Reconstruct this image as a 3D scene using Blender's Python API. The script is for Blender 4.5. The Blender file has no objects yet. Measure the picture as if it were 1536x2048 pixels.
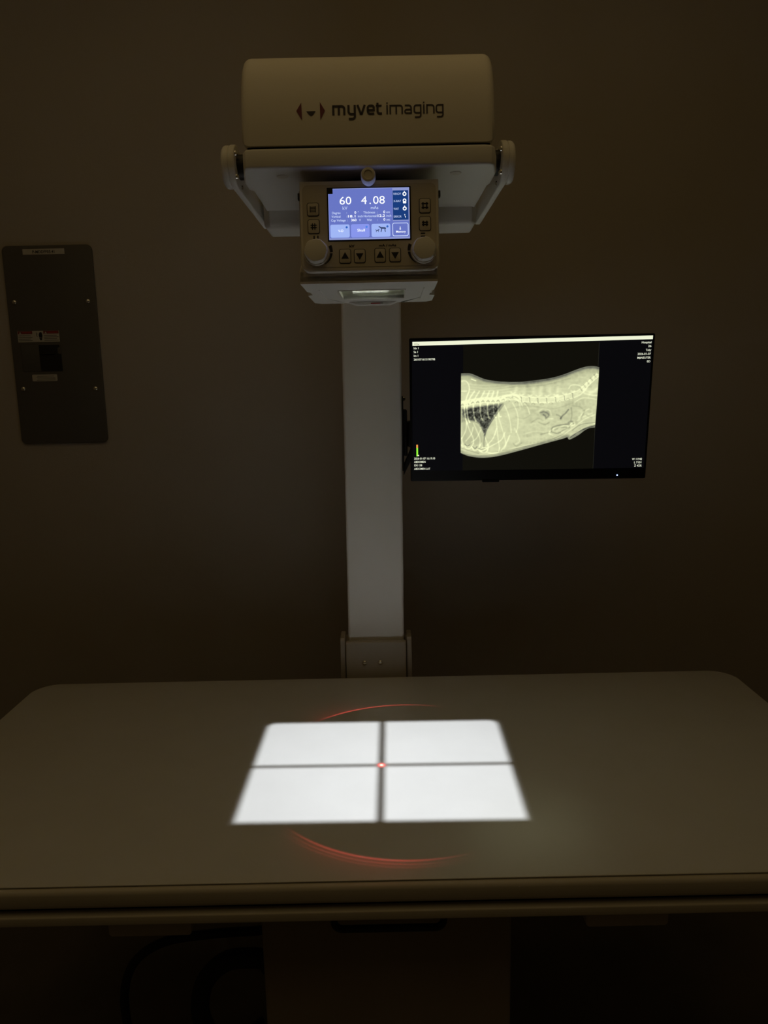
import bpy, bmesh, math, random
import numpy as np
from mathutils import Matrix, Vector, Euler

random.seed(4)
scene = bpy.context.scene
COL = scene.collection
PI = math.pi
R = math.radians

# ------------------------------------------------------------------ camera, world, lights, exposure
cam_data = bpy.data.cameras.new('camera')
cam = bpy.data.objects.new('camera', cam_data)
COL.objects.link(cam)
cam_data.sensor_fit = 'VERTICAL'
cam_data.sensor_height = 36.0
cam_data.lens = 1460.0 / 2048.0 * 36.0
cam_data.clip_start = 0.02
cam.matrix_world = (Matrix.Translation((0, 0, 1.43)) @ Matrix.Rotation(R(90 - 9.95), 4, 'X')
                    @ Matrix.Rotation(R(-1.2), 4, 'Z'))
scene.camera = cam

world = bpy.data.worlds.new('world')
scene.world = world
world.use_nodes = True
world.node_tree.nodes['Background'].inputs[0].default_value = (0.02, 0.015, 0.008, 1)
world.node_tree.nodes['Background'].inputs[1].default_value = 0.0

vs = scene.view_settings
vs.view_transform = 'Standard'
vs.look = 'None'
vs.exposure = 0.0
vs.gamma = 1.0
vs.use_curve_mapping = False

FIELD = (-0.0137, 1.1875)          # centre of the collimated light field on the table
TABLE_Z = 0.77

CEIL_POWER = 2.75
AMBIENT = (1.0, 0.70, 0.29)
FIELD_POWER = 59.0
HALO_POWER = 1.6
LASER_POWER = 14.0


def lamp(name, kind, loc, rot=(0, 0, 0), **kw):
    d = bpy.data.lights.new(name, kind)
    for k, v in kw.items():
        setattr(d, k, v)
    o = bpy.data.objects.new(name, d)
    COL.objects.link(o)
    o.location = loc
    o.rotation_euler = rot
    return o


# added area lamp below the ceiling, out of frame, standing in for warm ambient light
lamp('ambient_fill', 'AREA', (-0.1, 0.45, 2.68), energy=CEIL_POWER, color=AMBIENT, shape='RECTANGLE', size=2.4, size_y=2.0)
# the positioning lamp inside the collimator; the shutter opening below it shapes the field
lamp('field_lamp', 'SPOT', (FIELD[0], FIELD[1], 1.69), energy=FIELD_POWER, color=(0.945, 0.975, 1.0),
     spot_size=R(60), spot_blend=0.05, shadow_soft_size=0.00105)
lamp('field_halo_fill', 'SPOT', (FIELD[0], FIELD[1], 1.6842), energy=HALO_POWER, color=(1.0, 0.97, 0.9),
     spot_size=R(60), spot_blend=0.05, shadow_soft_size=0.0004)  # added weak lamp that gives the field its faint outer border


def laser_lamp():
    """red line laser: its optics throw one dot straight down and a broken ring around it"""
    o = lamp('laser_lamp', 'SPOT', (FIELD[0], FIELD[1], 1.5655), energy=LASER_POWER, color=(1, 1, 1),
             spot_size=R(60), spot_blend=0.0, shadow_soft_size=0.0003)
    d = o.data
    d.use_nodes = True
    nt = d.node_tree
    N, L = nt.nodes, nt.links
    em = [n for n in N if n.type == 'EMISSION'][0]
    tc = N.new('ShaderNodeTexCoord')
    sp = N.new('ShaderNodeSeparateXYZ')
    L.new(tc.outputs['Normal'], sp.inputs[0])

    def m(op, a, b=None, c=None):
        n = N.new('ShaderNodeMath')
        n.operation = op
        for i, v in enumerate((a, b, c)):
            if v is None:
                continue
            if isinstance(v, (int, float)):
                n.inputs[i].default_value = v
            else:
                L.new(v, n.inputs[i])
        return n.outputs[0]
    az = m('MAXIMUM', m('ABSOLUTE', sp.outputs[2]), 0.01)
    h = 1.5655 - TABLE_Z
    px = m('MULTIPLY', m('DIVIDE', sp.outputs[0], az), h)     # metres on the table
    py = m('MULTIPLY', m('DIVIDE', sp.outputs[1], az), h)

    def gauss(v, w):
        return m('EXPONENT', m('MULTIPLY', m('POWER', m('DIVIDE', v, w), 2.0), -1.0))
    rc = m('SQRT', m('ADD', m('POWER', px, 2.0), m('POWER', py, 2.0)))
    dot = m('ADD', m('MULTIPLY', gauss(rc, 0.0026), 60.0), m('MULTIPLY', gauss(rc, 0.0055), 7.0))
    qx = m('SUBTRACT', px, 0.045)
    qy = m('ADD', py, 0.010)
    r = m('SQRT', m('ADD', m('POWER', qx, 2.0), m('POWER', qy, 2.0)))
    ang = m('ARCTAN2', qy, qx)
    dr = m('SUBTRACT', r, 0.2525)

    def window(a0, a1, a2, a3):
        def ss(lo, hi):
            n = N.new('ShaderNodeMapRange')
            n.interpolation_type = 'SMOOTHSTEP'
            n.inputs['From Min'].default_value = lo
            n.inputs['From Max'].default_value = hi
            L.new(ang, n.inputs['Value'])
            return n.outputs[0]
        return m('MULTIPLY', ss(R(a0), R(a1)), m('SUBTRACT', 1.0, ss(R(a2), R(a3))))
    outside = m('GREATER_THAN', dr, 0.0)
    line = gauss(dr, 0.0018)
    fuzz = m('MULTIPLY', outside, m('EXPONENT', m('MULTIPLY', m('ABSOLUTE', dr), -1.0 / 0.022)))
    top = m('ADD', m('MULTIPLY', m('MULTIPLY', line, window(66, 108, 118, 136)), 1.7),
            m('MULTIPLY', m('MULTIPLY', fuzz, window(100, 122, 126, 142)), 0.16))
    lo = m('MULTIPLY', window(-142, -118, -100, -66), 0.6)
    rings = m('ADD', gauss(dr, 0.0022), m('ADD', m('MULTIPLY', gauss(m('SUBTRACT', dr, 0.008), 0.002), 0.4),
                                          m('MULTIPLY', gauss(m('SUBTRACT', dr, 0.0145), 0.002), 0.22)))
    bottom = m('ADD', m('MULTIPLY', rings, lo), m('MULTIPLY', m('MULTIPLY', fuzz, window(-142, -112, -104, -78)), 0.2))
    tot = m('ADD', dot, m('ADD', top, bottom))
    L.new(tot, em.inputs['Strength'])
    em.inputs['Color'].default_value = (1.0, 0.085, 0.07, 1)
    return o


laser_lamp()


# ------------------------------------------------------------------ materials
def srgb(r, g, b):
    f = lambda c: c / 12.92 if c <= 0.04045 else ((c + 0.055) / 1.055) ** 2.4
    return (f(r / 255), f(g / 255), f(b / 255), 1)


MATS = {}


def mat(name, col, rough=0.5, metal=0.0, bump=0.0, bscale=300.0, var=0.0, vscale=8.0, spec=0.5, coat=0.0):
    m = bpy.data.materials.new(name)
    m.use_nodes = True
    nt = m.node_tree
    b = nt.nodes['Principled BSDF']
    col = (*col[:3], 1)
    b.inputs['Base Color'].default_value = col
    b.inputs['Roughness'].default_value = rough
    b.inputs['Metallic'].default_value = metal
    b.inputs['Specular IOR Level'].default_value = spec
    if coat:
        b.inputs['Coat Weight'].default_value = coat
        b.inputs['Coat Roughness'].default_value = 0.30
        b.inputs['Coat IOR'].default_value = 1.6
    tc = nt.nodes.new('ShaderNodeTexCoord')
    if var > 0:
        n = nt.nodes.new('ShaderNodeTexNoise')
        n.inputs['Scale'].default_value = vscale
        n.inputs['Detail'].default_value = 6
        nt.links.new(tc.outputs['Object'], n.inputs['Vector'])
        r = nt.nodes.new('ShaderNodeValToRGB')
        r.color_ramp.elements[0].position = 0.3
        r.color_ramp.elements[1].position = 0.7
        r.color_ramp.elements[0].color = (*[c * (1 - var) for c in col[:3]], 1)
        r.color_ramp.elements[1].color = (*[min(1, c * (1 + var)) for c in col[:3]], 1)
        nt.links.new(n.outputs['Fac'], r.inputs[0])
        nt.links.new(r.outputs[0], b.inputs['Base Color'])
    if bump > 0:
        n2 = nt.nodes.new('ShaderNodeTexNoise')
        n2.inputs['Scale'].default_value = bscale
        n2.inputs['Detail'].default_value = 3
        nt.links.new(tc.outputs['Object'], n2.inputs['Vector'])
        bp = nt.nodes.new('ShaderNodeBump')
        bp.inputs['Strength'].default_value = bump
        bp.inputs['Distance'].default_value = 0.001
        nt.links.new(n2.outputs['Fac'], bp.inputs['Height'])
        nt.links.new(bp.outputs[0], b.inputs['Normal'])
    MATS[name] = m
    return m


def glow(name, col, strength=1.0):
    """a lit screen colour"""
    m = bpy.data.materials.new(name)
    m.use_nodes = True
    b = m.node_tree.nodes['Principled BSDF']
    b.inputs['Base Color'].default_value = (0.004, 0.004, 0.004, 1)
    b.inputs['Roughness'].default_value = 0.35
    b.inputs['Specular IOR Level'].default_value = 0.2
    b.inputs['Emission Color'].default_value = (*col[:3], 1)
    b.inputs['Emission Strength'].default_value = strength
    MATS[name] = m
    return m


WALL = mat('wall_paint', (0.44, 0.40, 0.35), 0.7, bump=0.25, bscale=260, var=0.03, vscale=3)
CEILM = mat('ceiling_paint', (0.7, 0.66, 0.58), 0.8, bump=0.2, bscale=120)
FLOORM = mat('vinyl_floor', (0.17, 0.145, 0.11), 0.5, var=0.15, vscale=5)
BASEB = mat('baseboard_vinyl', (0.05, 0.045, 0.04), 0.5, var=0.05)
WHITE = mat('white_enamel', (0.90, 0.89, 0.85), 0.42, bump=0.06, bscale=900, var=0.015, vscale=6)
SOCK = mat('socket_grey_beige', (0.46, 0.42, 0.36), 0.5, var=0.02)
COVER = mat('cream_cover_plastic', (0.80, 0.76, 0.67), 0.5, bump=0.10, bscale=1100, var=0.015)
LAMIN = mat('table_laminate', (0.765, 0.765, 0.755), 0.32, bump=0.05, bscale=700, var=0.02, vscale=14, spec=0.8, coat=0.9)
RIM = mat('table_rim_plastic', (0.62, 0.58, 0.50), 0.45, var=0.02)
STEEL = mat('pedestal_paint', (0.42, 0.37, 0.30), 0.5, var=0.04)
DARK = mat('black_plastic', (0.012, 0.012, 0.013), 0.45, bump=0.05, bscale=900, var=0.1)
BEZEL = mat('bezel_black', (0.005, 0.005, 0.006), 0.45, spec=0.15, var=0.1)
RUBBER = mat('black_rubber', (0.014, 0.013, 0.012), 0.6, var=0.1)
GAP = mat('gap_shadow_black', (0.006, 0.005, 0.005), 0.9, var=0.1)  # near-black colour stands in for the shade inside gaps and grooves
CHROME = mat('chrome', (0.86, 0.86, 0.84), 0.22, metal=1.0, var=0.02)
PANELG = mat('grey_panel_paint', (0.105, 0.098, 0.085), 0.5, bump=0.08, bscale=600, var=0.06)
PANELD = mat('grey_recess_paint', (0.085, 0.082, 0.072), 0.55, var=0.06)
LABELW = mat('label_paper', (0.55, 0.53, 0.47), 0.6, var=0.04)
LABELR = mat('label_red', (0.20, 0.025, 0.02), 0.6, var=0.04)
LINE = mat('label_print_grey', (0.12, 0.115, 0.10), 0.6, var=0.04)
INK = mat('printing_ink', (0.010, 0.008, 0.010), 0.5, var=0.1)
INKP = mat('printing_ink_dark', (0.020, 0.011, 0.017), 0.5, var=0.1)
MAROON = mat('logo_maroon', (0.16, 0.012, 0.035), 0.5, var=0.05)
REDTXT = mat('label_print_red', (0.5, 0.04, 0.03), 0.5, var=0.05)
KEYP = mat('control_panel_film', (0.66, 0.61, 0.50), 0.4, var=0.02)
SHUT = mat('shutter_metal', (0.72, 0.72, 0.68), 0.4, bump=0.5, bscale=350, var=0.25, vscale=60)
INNER = mat('collimator_lining', (0.05, 0.05, 0.05), 0.6, var=0.1)


def window_glass():
    m = bpy.data.materials.new('clear_window_acrylic')
    m.use_nodes = True
    nt = m.node_tree
    nt.nodes.clear()
    out = nt.nodes.new('ShaderNodeOutputMaterial')
    mix = nt.nodes.new('ShaderNodeMixShader')
    tr = nt.nodes.new('ShaderNodeBsdfTransparent')
    gl = nt.nodes.new('ShaderNodeBsdfGlossy')
    gl.inputs['Roughness'].default_value = 0.08
    gl.inputs['Color'].default_value = (0.9, 0.93, 0.82, 1)
    fr = nt.nodes.new('ShaderNodeFresnel')
    fr.inputs['IOR'].default_value = 1.49
    tc = nt.nodes.new('ShaderNodeTexCoord')
    n = nt.nodes.new('ShaderNodeTexNoise')
    n.inputs['Scale'].default_value = 160
    nt.links.new(tc.outputs['Object'], n.inputs['Vector'])
    bp = nt.nodes.new('ShaderNodeBump')
    bp.inputs['Strength'].default_value = 0.15
    bp.inputs['Distance'].default_value = 0.001
    nt.links.new(n.outputs['Fac'], bp.inputs['Height'])
    nt.links.new(bp.outputs[0], gl.inputs['Normal'])
    nt.links.new(fr.outputs[0], mix.inputs[0])
    nt.links.new(tr.outputs[0], mix.inputs[1])
    nt.links.new(gl.outputs[0], mix.inputs[2])
    # faint haze in the acrylic: scatters a little of the lamp from above and of the table from below
    df = nt.nodes.new('ShaderNodeBsdfDiffuse')
    df.inputs['Color'].default_value = (0.85, 0.86, 0.76, 1)
    tl = nt.nodes.new('ShaderNodeBsdfTranslucent')
    tl.inputs['Color'].default_value = (0.9, 0.92, 0.78, 1)
    n2 = nt.nodes.new('ShaderNodeTexNoise')
    n2.inputs['Scale'].default_value = 95
    n2.inputs['Detail'].default_value = 5
    nt.links.new(tc.outputs['Object'], n2.inputs['Vector'])
    rp = nt.nodes.new('ShaderNodeMapRange')
    rp.inputs['From Min'].default_value = 0.36
    rp.inputs['From Max'].default_value = 0.66
    rp.inputs['To Min'].default_value = 0.0002
    rp.inputs['To Max'].default_value = 0.006
    nt.links.new(n2.outputs['Fac'], rp.inputs['Value'])
    m2 = nt.nodes.new('ShaderNodeMixShader')
    nt.links.new(rp.outputs[0], m2.inputs[0])
    nt.links.new(mix.outputs[0], m2.inputs[1])
    nt.links.new(tl.outputs[0], m2.inputs[2])
    m3 = nt.nodes.new('ShaderNodeMixShader')
    m3.inputs[0].default_value = 0.12
    nt.links.new(m2.outputs[0], m3.inputs[1])
    nt.links.new(df.outputs[0], m3.inputs[2])
    nt.links.new(m3.outputs[0], out.inputs[0])
    return m


GLASS = window_glass()


# ------------------------------------------------------------------ mesh helpers
class MB:
    """collects shapes with their materials; build() links them as ONE mesh object"""

    def __init__(self):
        self.bm = bmesh.new()
        self.mats = []

    def mi(self, m):
        if m not in self.mats:
            self.mats.append(m)
        return self.mats.index(m)

    def merge(self, t, m, M=None):
        if M is not None:
            t.transform(M)
        i = self.mi(m)
        for f in t.faces:
            f.material_index = i
        me = bpy.data.meshes.new('tmp')
        t.to_mesh(me)
        t.free()
        self.bm.from_mesh(me)
        bpy.data.meshes.remove(me)

    def box(self, x0, x1, y0, y1, z0, z1, m, bev=0.0, seg=3, M=None):
        t = bmesh.new()
        bmesh.ops.create_cube(t, size=1)
        t.transform(Matrix.Translation(((x0 + x1) / 2, (y0 + y1) / 2, (z0 + z1) / 2))
                    @ Matrix.Diagonal((x1 - x0, y1 - y0, z1 - z0, 1)))
        if bev > 0:
            bmesh.ops.bevel(t, geom=t.edges[:], offset=bev, segments=seg, profile=0.5, affect='EDGES')
        self.merge(t, m, M)
        return self

    def prism(self, pts, axis, a0, a1, m, bev=0.0, seg=3, M=None, cap_only=True):
        """extrude a 2D outline along an axis: X -> pts are (y,z), Y -> (x,z), Z -> (x,y)"""
        t = bmesh.new()

        def p3(p, a):
            return {'X': (a, p[0], p[1]), 'Y': (p[0], a, p[1]), 'Z': (p[0], p[1], a)}[axis]
        v0 = [t.verts.new(p3(p, a0)) for p in pts]
        v1 = [t.verts.new(p3(p, a1)) for p in pts]
        n = len(pts)
        t.faces.new(v0)
        t.faces.new(v1)
        for i in range(n):
            t.faces.new((v0[i], v0[(i + 1) % n], v1[(i + 1) % n], v1[i]))
        bmesh.ops.recalc_face_normals(t, faces=t.faces[:])
        if bev > 0:
            s0, s1 = set(v0), set(v1)
            es = [e for e in t.edges if (e.verts[0] in s0 and e.verts[1] in s0) or (e.verts[0] in s1 and e.verts[1] in s1)]
            bmesh.ops.bevel(t, geom=es, offset=bev, segments=seg, profile=0.5, affect='EDGES')
        self.merge(t, m, M)
        return self

    def lathe(self, prof, m, M=None, n=32):
        """prof: (radius, height) list turned about +Z, then moved by M"""
        t = bmesh.new()
        rings = []
        for r, h in prof:
            rings.append([t.verts.new((r * math.cos(2 * PI * k / n), r * math.sin(2 * PI * k / n), h)) for k in range(n)])
        for a, b in zip(rings, rings[1:]):
            for k in range(n):
                t.faces.new((a[k], a[(k + 1) % n], b[(k + 1) % n], b[k]))
        t.faces.new(rings[0])
        t.faces.new(rings[-1])
        bmesh.ops.recalc_face_normals(t, faces=t.faces[:])
        self.merge(t, m, M)
        return self

    def tube(self, path, r, m, n=10, M=None):
        t = bmesh.new()
        P = [Vector(p) for p in path]
        rings = []
        up = Vector((0.13, 0.21, 0.97)).normalized()
        for i, p in enumerate(P):
            d = (P[min(i + 1, len(P) - 1)] - P[max(i - 1, 0)]).normalized()
            a = d.cross(up)
            if a.length < 1e-4:
                a = d.cross(Vector((1, 0, 0)))
            a.normalize()
            b = d.cross(a).normalized()
            rings.append([t.verts.new(p + r * (a * math.cos(2 * PI * k / n) + b * math.sin(2 * PI * k / n))) for k in range(n)])
        for a, b in zip(rings, rings[1:]):
            for k in range(n):
                t.faces.new((a[k], a[(k + 1) % n], b[(k + 1) % n], b[k]))
        t.faces.new(rings[0])
        t.faces.new(rings[-1])
        bmesh.ops.recalc_face_normals(t, faces=t.faces[:])
        self.merge(t, m, M)
        return self

    # flat printing on an XZ plane that faces -Y
    def flat(self, pts, y, m, M=None):
        t = bmesh.new()
        f = t.faces.new([t.verts.new((p[0], y, p[1])) for p in pts])
        f.normal_update()
        if f.normal.y > 0:
            f.normal_flip()
        bmesh.ops.triangulate(t, faces=[f])
        self.merge(t, m, M)
        return self

    def rect(self, x0, x1, z0, z1, y, m, M=None):
        return self.flat([(x0, z0), (x1, z0), (x1, z1), (x0, z1)], y, m, M)

    def rrect(self, x0, x1, z0, z1, r, y, m, M=None):
        return self.flat(rr(x0, x1, z0, z1, r), y, m, M)

    def ring(self, cx, cz, r0, r1, y, m, a0=0, a1=360, n=28, M=None):
        t = bmesh.new()
        A = [R(a0 + (a1 - a0) * k / n) for k in range(n + 1)]
        i_ = [t.verts.new((cx + r0 * math.cos(a), y, cz + r0 * math.sin(a))) for a in A]
        o_ = [t.verts.new((cx + r1 * math.cos(a), y, cz + r1 * math.sin(a))) for a in A]
        for k in range(n):
            t.faces.new((i_[k], o_[k], o_[k + 1], i_[k + 1]))
        self._face_front(t)
        self.merge(t, m, M)
        return self

    def disc(self, cx, cz, r, y, m, n=20, M=None):
        return self.flat([(cx + r * math.cos(2 * PI * k / n), cz + r * math.sin(2 * PI * k / n)) for k in range(n)], y, m, M)

    @staticmethod
    def _face_front(t):
        for f in t.faces:
            f.normal_update()
            if f.normal.y > 0:
                f.normal_flip()

    def stroke(self, pts, w, y, m, M=None, caps=True):
        """a pen stroke of width w through 2D points (butt ends, mitred joints)"""
        t = bmesh.new()
        P = [Vector((p[0], p[1])) for p in pts]
        Lf, Rt = [], []
        for i, p in enumerate(P):
            d0 = (p - P[i - 1]).normalized() if i > 0 else None
            d1 = (P[i + 1] - p).normalized() if i < len(P) - 1 else None
            if d0 is None:
                n = Vector((-d1.y, d1.x)); k = 1
            elif d1 is None:
                n = Vector((-d0.y, d0.x)); k = 1
            else:
                s = (d0 + d1)
                s = s.normalized() if s.length > 1e-6 else d0
                n = Vector((-s.y, s.x))
                k = 1 / max(0.35, n.dot(Vector((-d0.y, d0.x))))
            Lf.append(p + n * w / 2 * k)
            Rt.append(p - n * w / 2 * k)
        a = [t.verts.new((q.x, y, q.y)) for q in Lf]
        b = [t.verts.new((q.x, y, q.y)) for q in Rt]
        for i in range(len(P) - 1):
            t.faces.new((a[i], a[i + 1], b[i + 1], b[i]))
        self._face_front(t)
        self.merge(t, m, M)
        return self

    def text(self, s, x, z, cap, y, m, align='LEFT', width=None, bold=0.0, M=None):
        cu = bpy.data.curves.new('t', 'FONT')
        cu.body = s
        cu.size = 1.0
        cu.align_x = align
        cu.resolution_u = 3
        cu.offset = bold
        o = bpy.data.objects.new('t', cu)
        COL.objects.link(o)
        bpy.context.view_layer.update()
        me = bpy.data.meshes.new_from_object(o.evaluated_get(bpy.context.evaluated_depsgraph_get()))
        bpy.data.objects.remove(o)
        bpy.data.curves.remove(cu)
        t = bmesh.new()
        t.from_mesh(me)
        bpy.data.meshes.remove(me)
        k = cap / 0.72
        kx = k
        if width and t.verts:
            xs = [v.co.x for v in t.verts]
            kx = width / max(1e-6, max(xs) - min(xs))
        t.transform(Matrix.Translation((x, y, z)) @ Matrix.Rotation(PI / 2, 4, 'X') @ Matrix.Diagonal((kx, k, 1, 1)))
        self._face_front(t)
        self.merge(t, m, M)
        return self

    def build(self, name, parent=None, M=None, smooth=35, local=False):
        """M moves the finished mesh; without local, coordinates are the room's and are turned into the parent's"""
        me = bpy.data.meshes.new(name)
        if M is not None:
            self.bm.transform(M)
        root = parent
        while root is not None and root.parent is not None:
            root = root.parent
        if root is not None and not local:
            self.bm.transform(root_matrix(root).inverted())
        self.bm.to_mesh(me)
        self.bm.free()
        for m in self.mats:
            me.materials.append(m)
        if smooth:
            for p in me.polygons:
                p.use_smooth = True
            me.set_sharp_from_angle(angle=R(smooth))
        o = bpy.data.objects.new(name, me)
        COL.objects.link(o)
        if parent is not None:
            o.parent = parent
        return o


def root_matrix(o):
    return Matrix.Translation(o.location) @ o.rotation_euler.to_matrix().to_4x4()


def rr(x0, x1, z0, z1, r, n=6, corners=(1, 1, 1, 1)):
    """rounded rectangle outline; corners = TR, TL, BL, BR"""
    pts = []
    for (cx, cz, a0, on) in ((x1 - r, z1 - r, 0, corners[0]), (x0 + r, z1 - r, 90, corners[1]),
                             (x0 + r, z0 + r, 180, corners[2]), (x1 - r, z0 + r, 270, corners[3])):
        if on:
            for k in range(n + 1):
                a = R(a0 + 90 * k / n)
                pts.append((cx + r * math.cos(a), cz + r * math.sin(a)))
        else:
            s = {0: (1, 1), 90: (-1, 1), 180: (-1, -1), 270: (1, -1)}[a0]
            pts.append((cx + s[0] * r, cz + s[1] * r))
    return pts


def catmull(pts, n=8):
    P = [pts[0]] + list(pts) + [pts[-1]]
    out = []
    for i in range(1, len(P) - 2):
        p0, p1, p2, p3 = (np.array(P[j], float) for j in (i - 1, i, i + 1, i + 2))
        for k in range(n):
            t = k / n
            out.append(tuple(0.5 * ((2 * p1) + (-p0 + p2) * t + (2 * p0 - 5 * p1 + 4 * p2 - p3) * t * t
                                    + (-p0 + 3 * p1 - 3 * p2 + p3) * t ** 3)))
    out.append(tuple(pts[-1]))
    return out


def axis_to(d, loc):
    """matrix that turns +Z onto direction d and moves to loc"""
    q = Vector((0, 0, 1)).rotation_difference(Vector(d))
    return Matrix.Translation(loc) @ q.to_matrix().to_4x4()


def thing(name, label, cat, loc=(0, 0, 0), rot=(0, 0, 0), group=None):
    o = bpy.data.objects.new(name, None)
    COL.objects.link(o)
    o.empty_display_size = 0.05
    o.location = loc
    o.rotation_mode = 'XYZ'
    o.rotation_euler = rot
    o['label'] = label
    o['category'] = cat
    if group:
        o['group'] = group
    return o


def struct(o):
    o['kind'] = 'structure'
    return o


def dome(r, h, n=7):
    return [(r * math.cos(PI / 2 * k / n) + 1e-4, h * math.sin(PI / 2 * k / n)) for k in range(n + 1)]


# ------------------------------------------------------------------ the room
XL, XR, YF, YB, ZC = -1.75, 2.05, -1.9, 1.95, 2.70
struct(MB().box(XL - .1, XR + .1, YF - .1, YB + .1, -0.1, 0, FLOORM).build('floor', smooth=0))
struct(MB().box(XL - .1, XR + .1, YF - .1, YB + .1, ZC, ZC + 0.1, CEILM).build('ceiling', smooth=0))
struct(MB().box(XL - .1, XR + .1, YB, YB + .1, 0, ZC, WALL).build('wall_back', smooth=0))
struct(MB().box(XL - .1, XL, YF, YB, 0, ZC, WALL).build('wall_left', smooth=0))
struct(MB().box(XR, XR + .1, YF, YB, 0, ZC, WALL).build('wall_right', smooth=0))
struct(MB().box(XL - .1, XR + .1, YF - .1, YF, 0, ZC, WALL).build('wall_front', smooth=0))
struct(MB().box(XL, XR, YB - .012, YB, 0, 0.10, BASEB, bev=.003).build('baseboard_back', smooth=0))

# ------------------------------------------------------------------ the table
TX0, TX1, TY0, TY1 = -0.7935, 0.7785, 0.886, 1.577
table = thing('x_ray_table', 'wide white laminate imaging table with rounded corners and a lit rectangle on its top',
              'table', ((TX0 + TX1) / 2, (TY0 + TY1) / 2, 0))


def slab(inset, z0, z1, m, bev, r=0.052):
    return MB().prism(rr(TX0 + inset, TX1 - inset, TY0 + inset, TY1 - inset, r - inset, n=12), 'Z', z0, z1, m, bev=bev)


slab(0.0, 0.7682, 0.77, LAMIN, 0.0006).build('tabletop', table)
g = slab(0.006, 0.713, 0.7685, GAP, 0.0)  # core coloured black so the gaps around it read as shade
g.build('core_panel', table)
slab(-0.007, 0.7385, 0.7668, RIM, 0.0070, r=0.058).build('rim', table)
slab(-0.009, 0.7155, 0.7295, RIM, 0.0020, r=0.06).build('lower_rail', table)
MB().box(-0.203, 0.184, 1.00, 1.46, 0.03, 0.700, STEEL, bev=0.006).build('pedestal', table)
MB().box(-0.26, 0.24, 0.98, 1.50, 0.0, 0.035, DARK, bev=0.006).build('foot_plate', table)
for x0, x1 in ((-0.404, -0.286), (0.275, 0.392)):
    MB().prism(rr(x0, x1, 0.6625, 0.714, 0.006), 'Y', 0.92, 1.02, RIM, bev=0.002).build('stop_block', table)
h = MB()
hz0, hz1, hx0, hx1 = 0.668, 0.714, -0.083, 0.0725
path = [(hx0, 0.92, hz1)] + [(hx0 + 0.012 - 0.012 * math.cos(R(a)), 0.92, hz0 + 0.012 - 0.012 * math.sin(R(a))) for a in range(0, 91, 15)]
path += [(hx1 - 0.012 + 0.012 * math.sin(R(a)), 0.92, hz0 + 0.012 - 0.012 * math.cos(R(a))) for a in range(0, 91, 15)] + [(hx1, 0.92, hz1)]
h.tube(path, 0.0052, DARK, n=14)
h.build('tray_handle', table)
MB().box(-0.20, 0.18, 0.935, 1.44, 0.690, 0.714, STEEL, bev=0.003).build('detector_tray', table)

# black cables looped under the left of the table
cab = thing('power_cable', 'thin black cable arching under the left of the table down to the floor', 'cable', (-0.45, 1.15, 0))
pts = [(-0.207, 1.16, 0.478), (-0.24, 1.15, 0.478), (-0.316, 1.15, 0.474), (-0.406, 1.15, 0.460), (-0.463, 1.15, 0.420), (-0.487, 1.15, 0.353),
       (-0.488, 1.16, 0.25), (-0.482, 1.18, 0.12), (-0.46, 1.24, 0.03), (-0.40, 1.34, 0.009), (-0.30, 1.44, 0.009)]
MB().tube(catmull(pts, 8), 0.008, RUBBER, n=10).build('cable_sheath', cab)
MB().box(-0.222, -0.2035, 1.145, 1.175, 0.458, 0.498, DARK, bev=0.003).build('cable_gland', cab)
hose = thing('cable_conduit', 'thick black conduit curving out of the pedestal side, nearer than the thin cable', 'cable', (-0.32, 1.09, 0))
pts = [(-0.207, 1.09, 0.470), (-0.240, 1.09, 0.476), (-0.285, 1.09, 0.470), (-0.322, 1.09, 0.432), (-0.334, 1.09, 0.376), (-0.322, 1.09, 0.325),
       (-0.30, 1.10, 0.22), (-0.288, 1.11, 0.10), (-0.29, 1.13, 0.02)]
MB().tube(catmull(pts, 8), 0.016, RUBBER, n=14).build('conduit_sheath', hose)
MB().lathe([(0.021, 0), (0.021, 0.014), (0.018, 0.018), (0.0001, 0.018)], DARK, axis_to((-1, 0, 0), (-0.2035, 1.09, 0.470)), n=24).build('conduit_gland', hose)

# ------------------------------------------------------------------ the column
TILT = math.atan2(0.0055, 0.745)
colm = thing('support_column', 'tall white square column standing behind the middle of the table', 'column', (-0.025, 1.70, 0))


def tilt_m():
    return Matrix.Translation((-0.0245, 1.62, 0.85)) @ Matrix.Rotation(TILT, 4, 'Y') @ Matrix.Translation((0.0245, -1.62, -0.85))


MB().prism(rr(-0.0889, 0.0404, 1.62, 1.775, 0.0065, n=4), 'Z', 0.20, 1.99, WHITE).build('mast', colm, M=tilt_m())
sock = MB()
sock.box(-0.0945, 0.0445, 1.597, 1.613, 0.60, 0.8475, SOCK, bev=0.004)
sock.build('socket_front_plate', colm)
for x0, x1, s in ((-0.1015, -0.0962, -1), (0.0462, 0.0575, 1)):
    MB().prism([(1.606, 0.60), (1.80, 0.60), (1.80, 0.795), (1.668, 0.795), (1.660, 0.8535), (1.612, 0.8535), (1.606, 0.848)], 'X', x0 if s > 0 else -0.1075, x1, SOCK,
               bev=0.0022).build('socket_side_plate', colm)
MB().box(-0.1075, 0.0575, 1.782, 1.80, 0.60, 0.795, SOCK, bev=0.003).build('socket_back_plate', colm)
for x in (-0.0515, -0.0155):
    b = MB()
    b.lathe(dome(0.0060, 0.0050), CHROME, axis_to((0, -1, 0), (x, 1.5972, 0.7985)), n=20)
    b.build('screw', colm)
MB().box(-0.16, 0.11, 1.585, 1.86, 0.0, 0.05, STEEL, bev=0.006).build('floor_plate', colm)
MB().box(-0.1045, 0.0545, 1.605, 1.79, 0.045, 0.605, STEEL, bev=0.005).build('lower_casing', colm)

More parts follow.
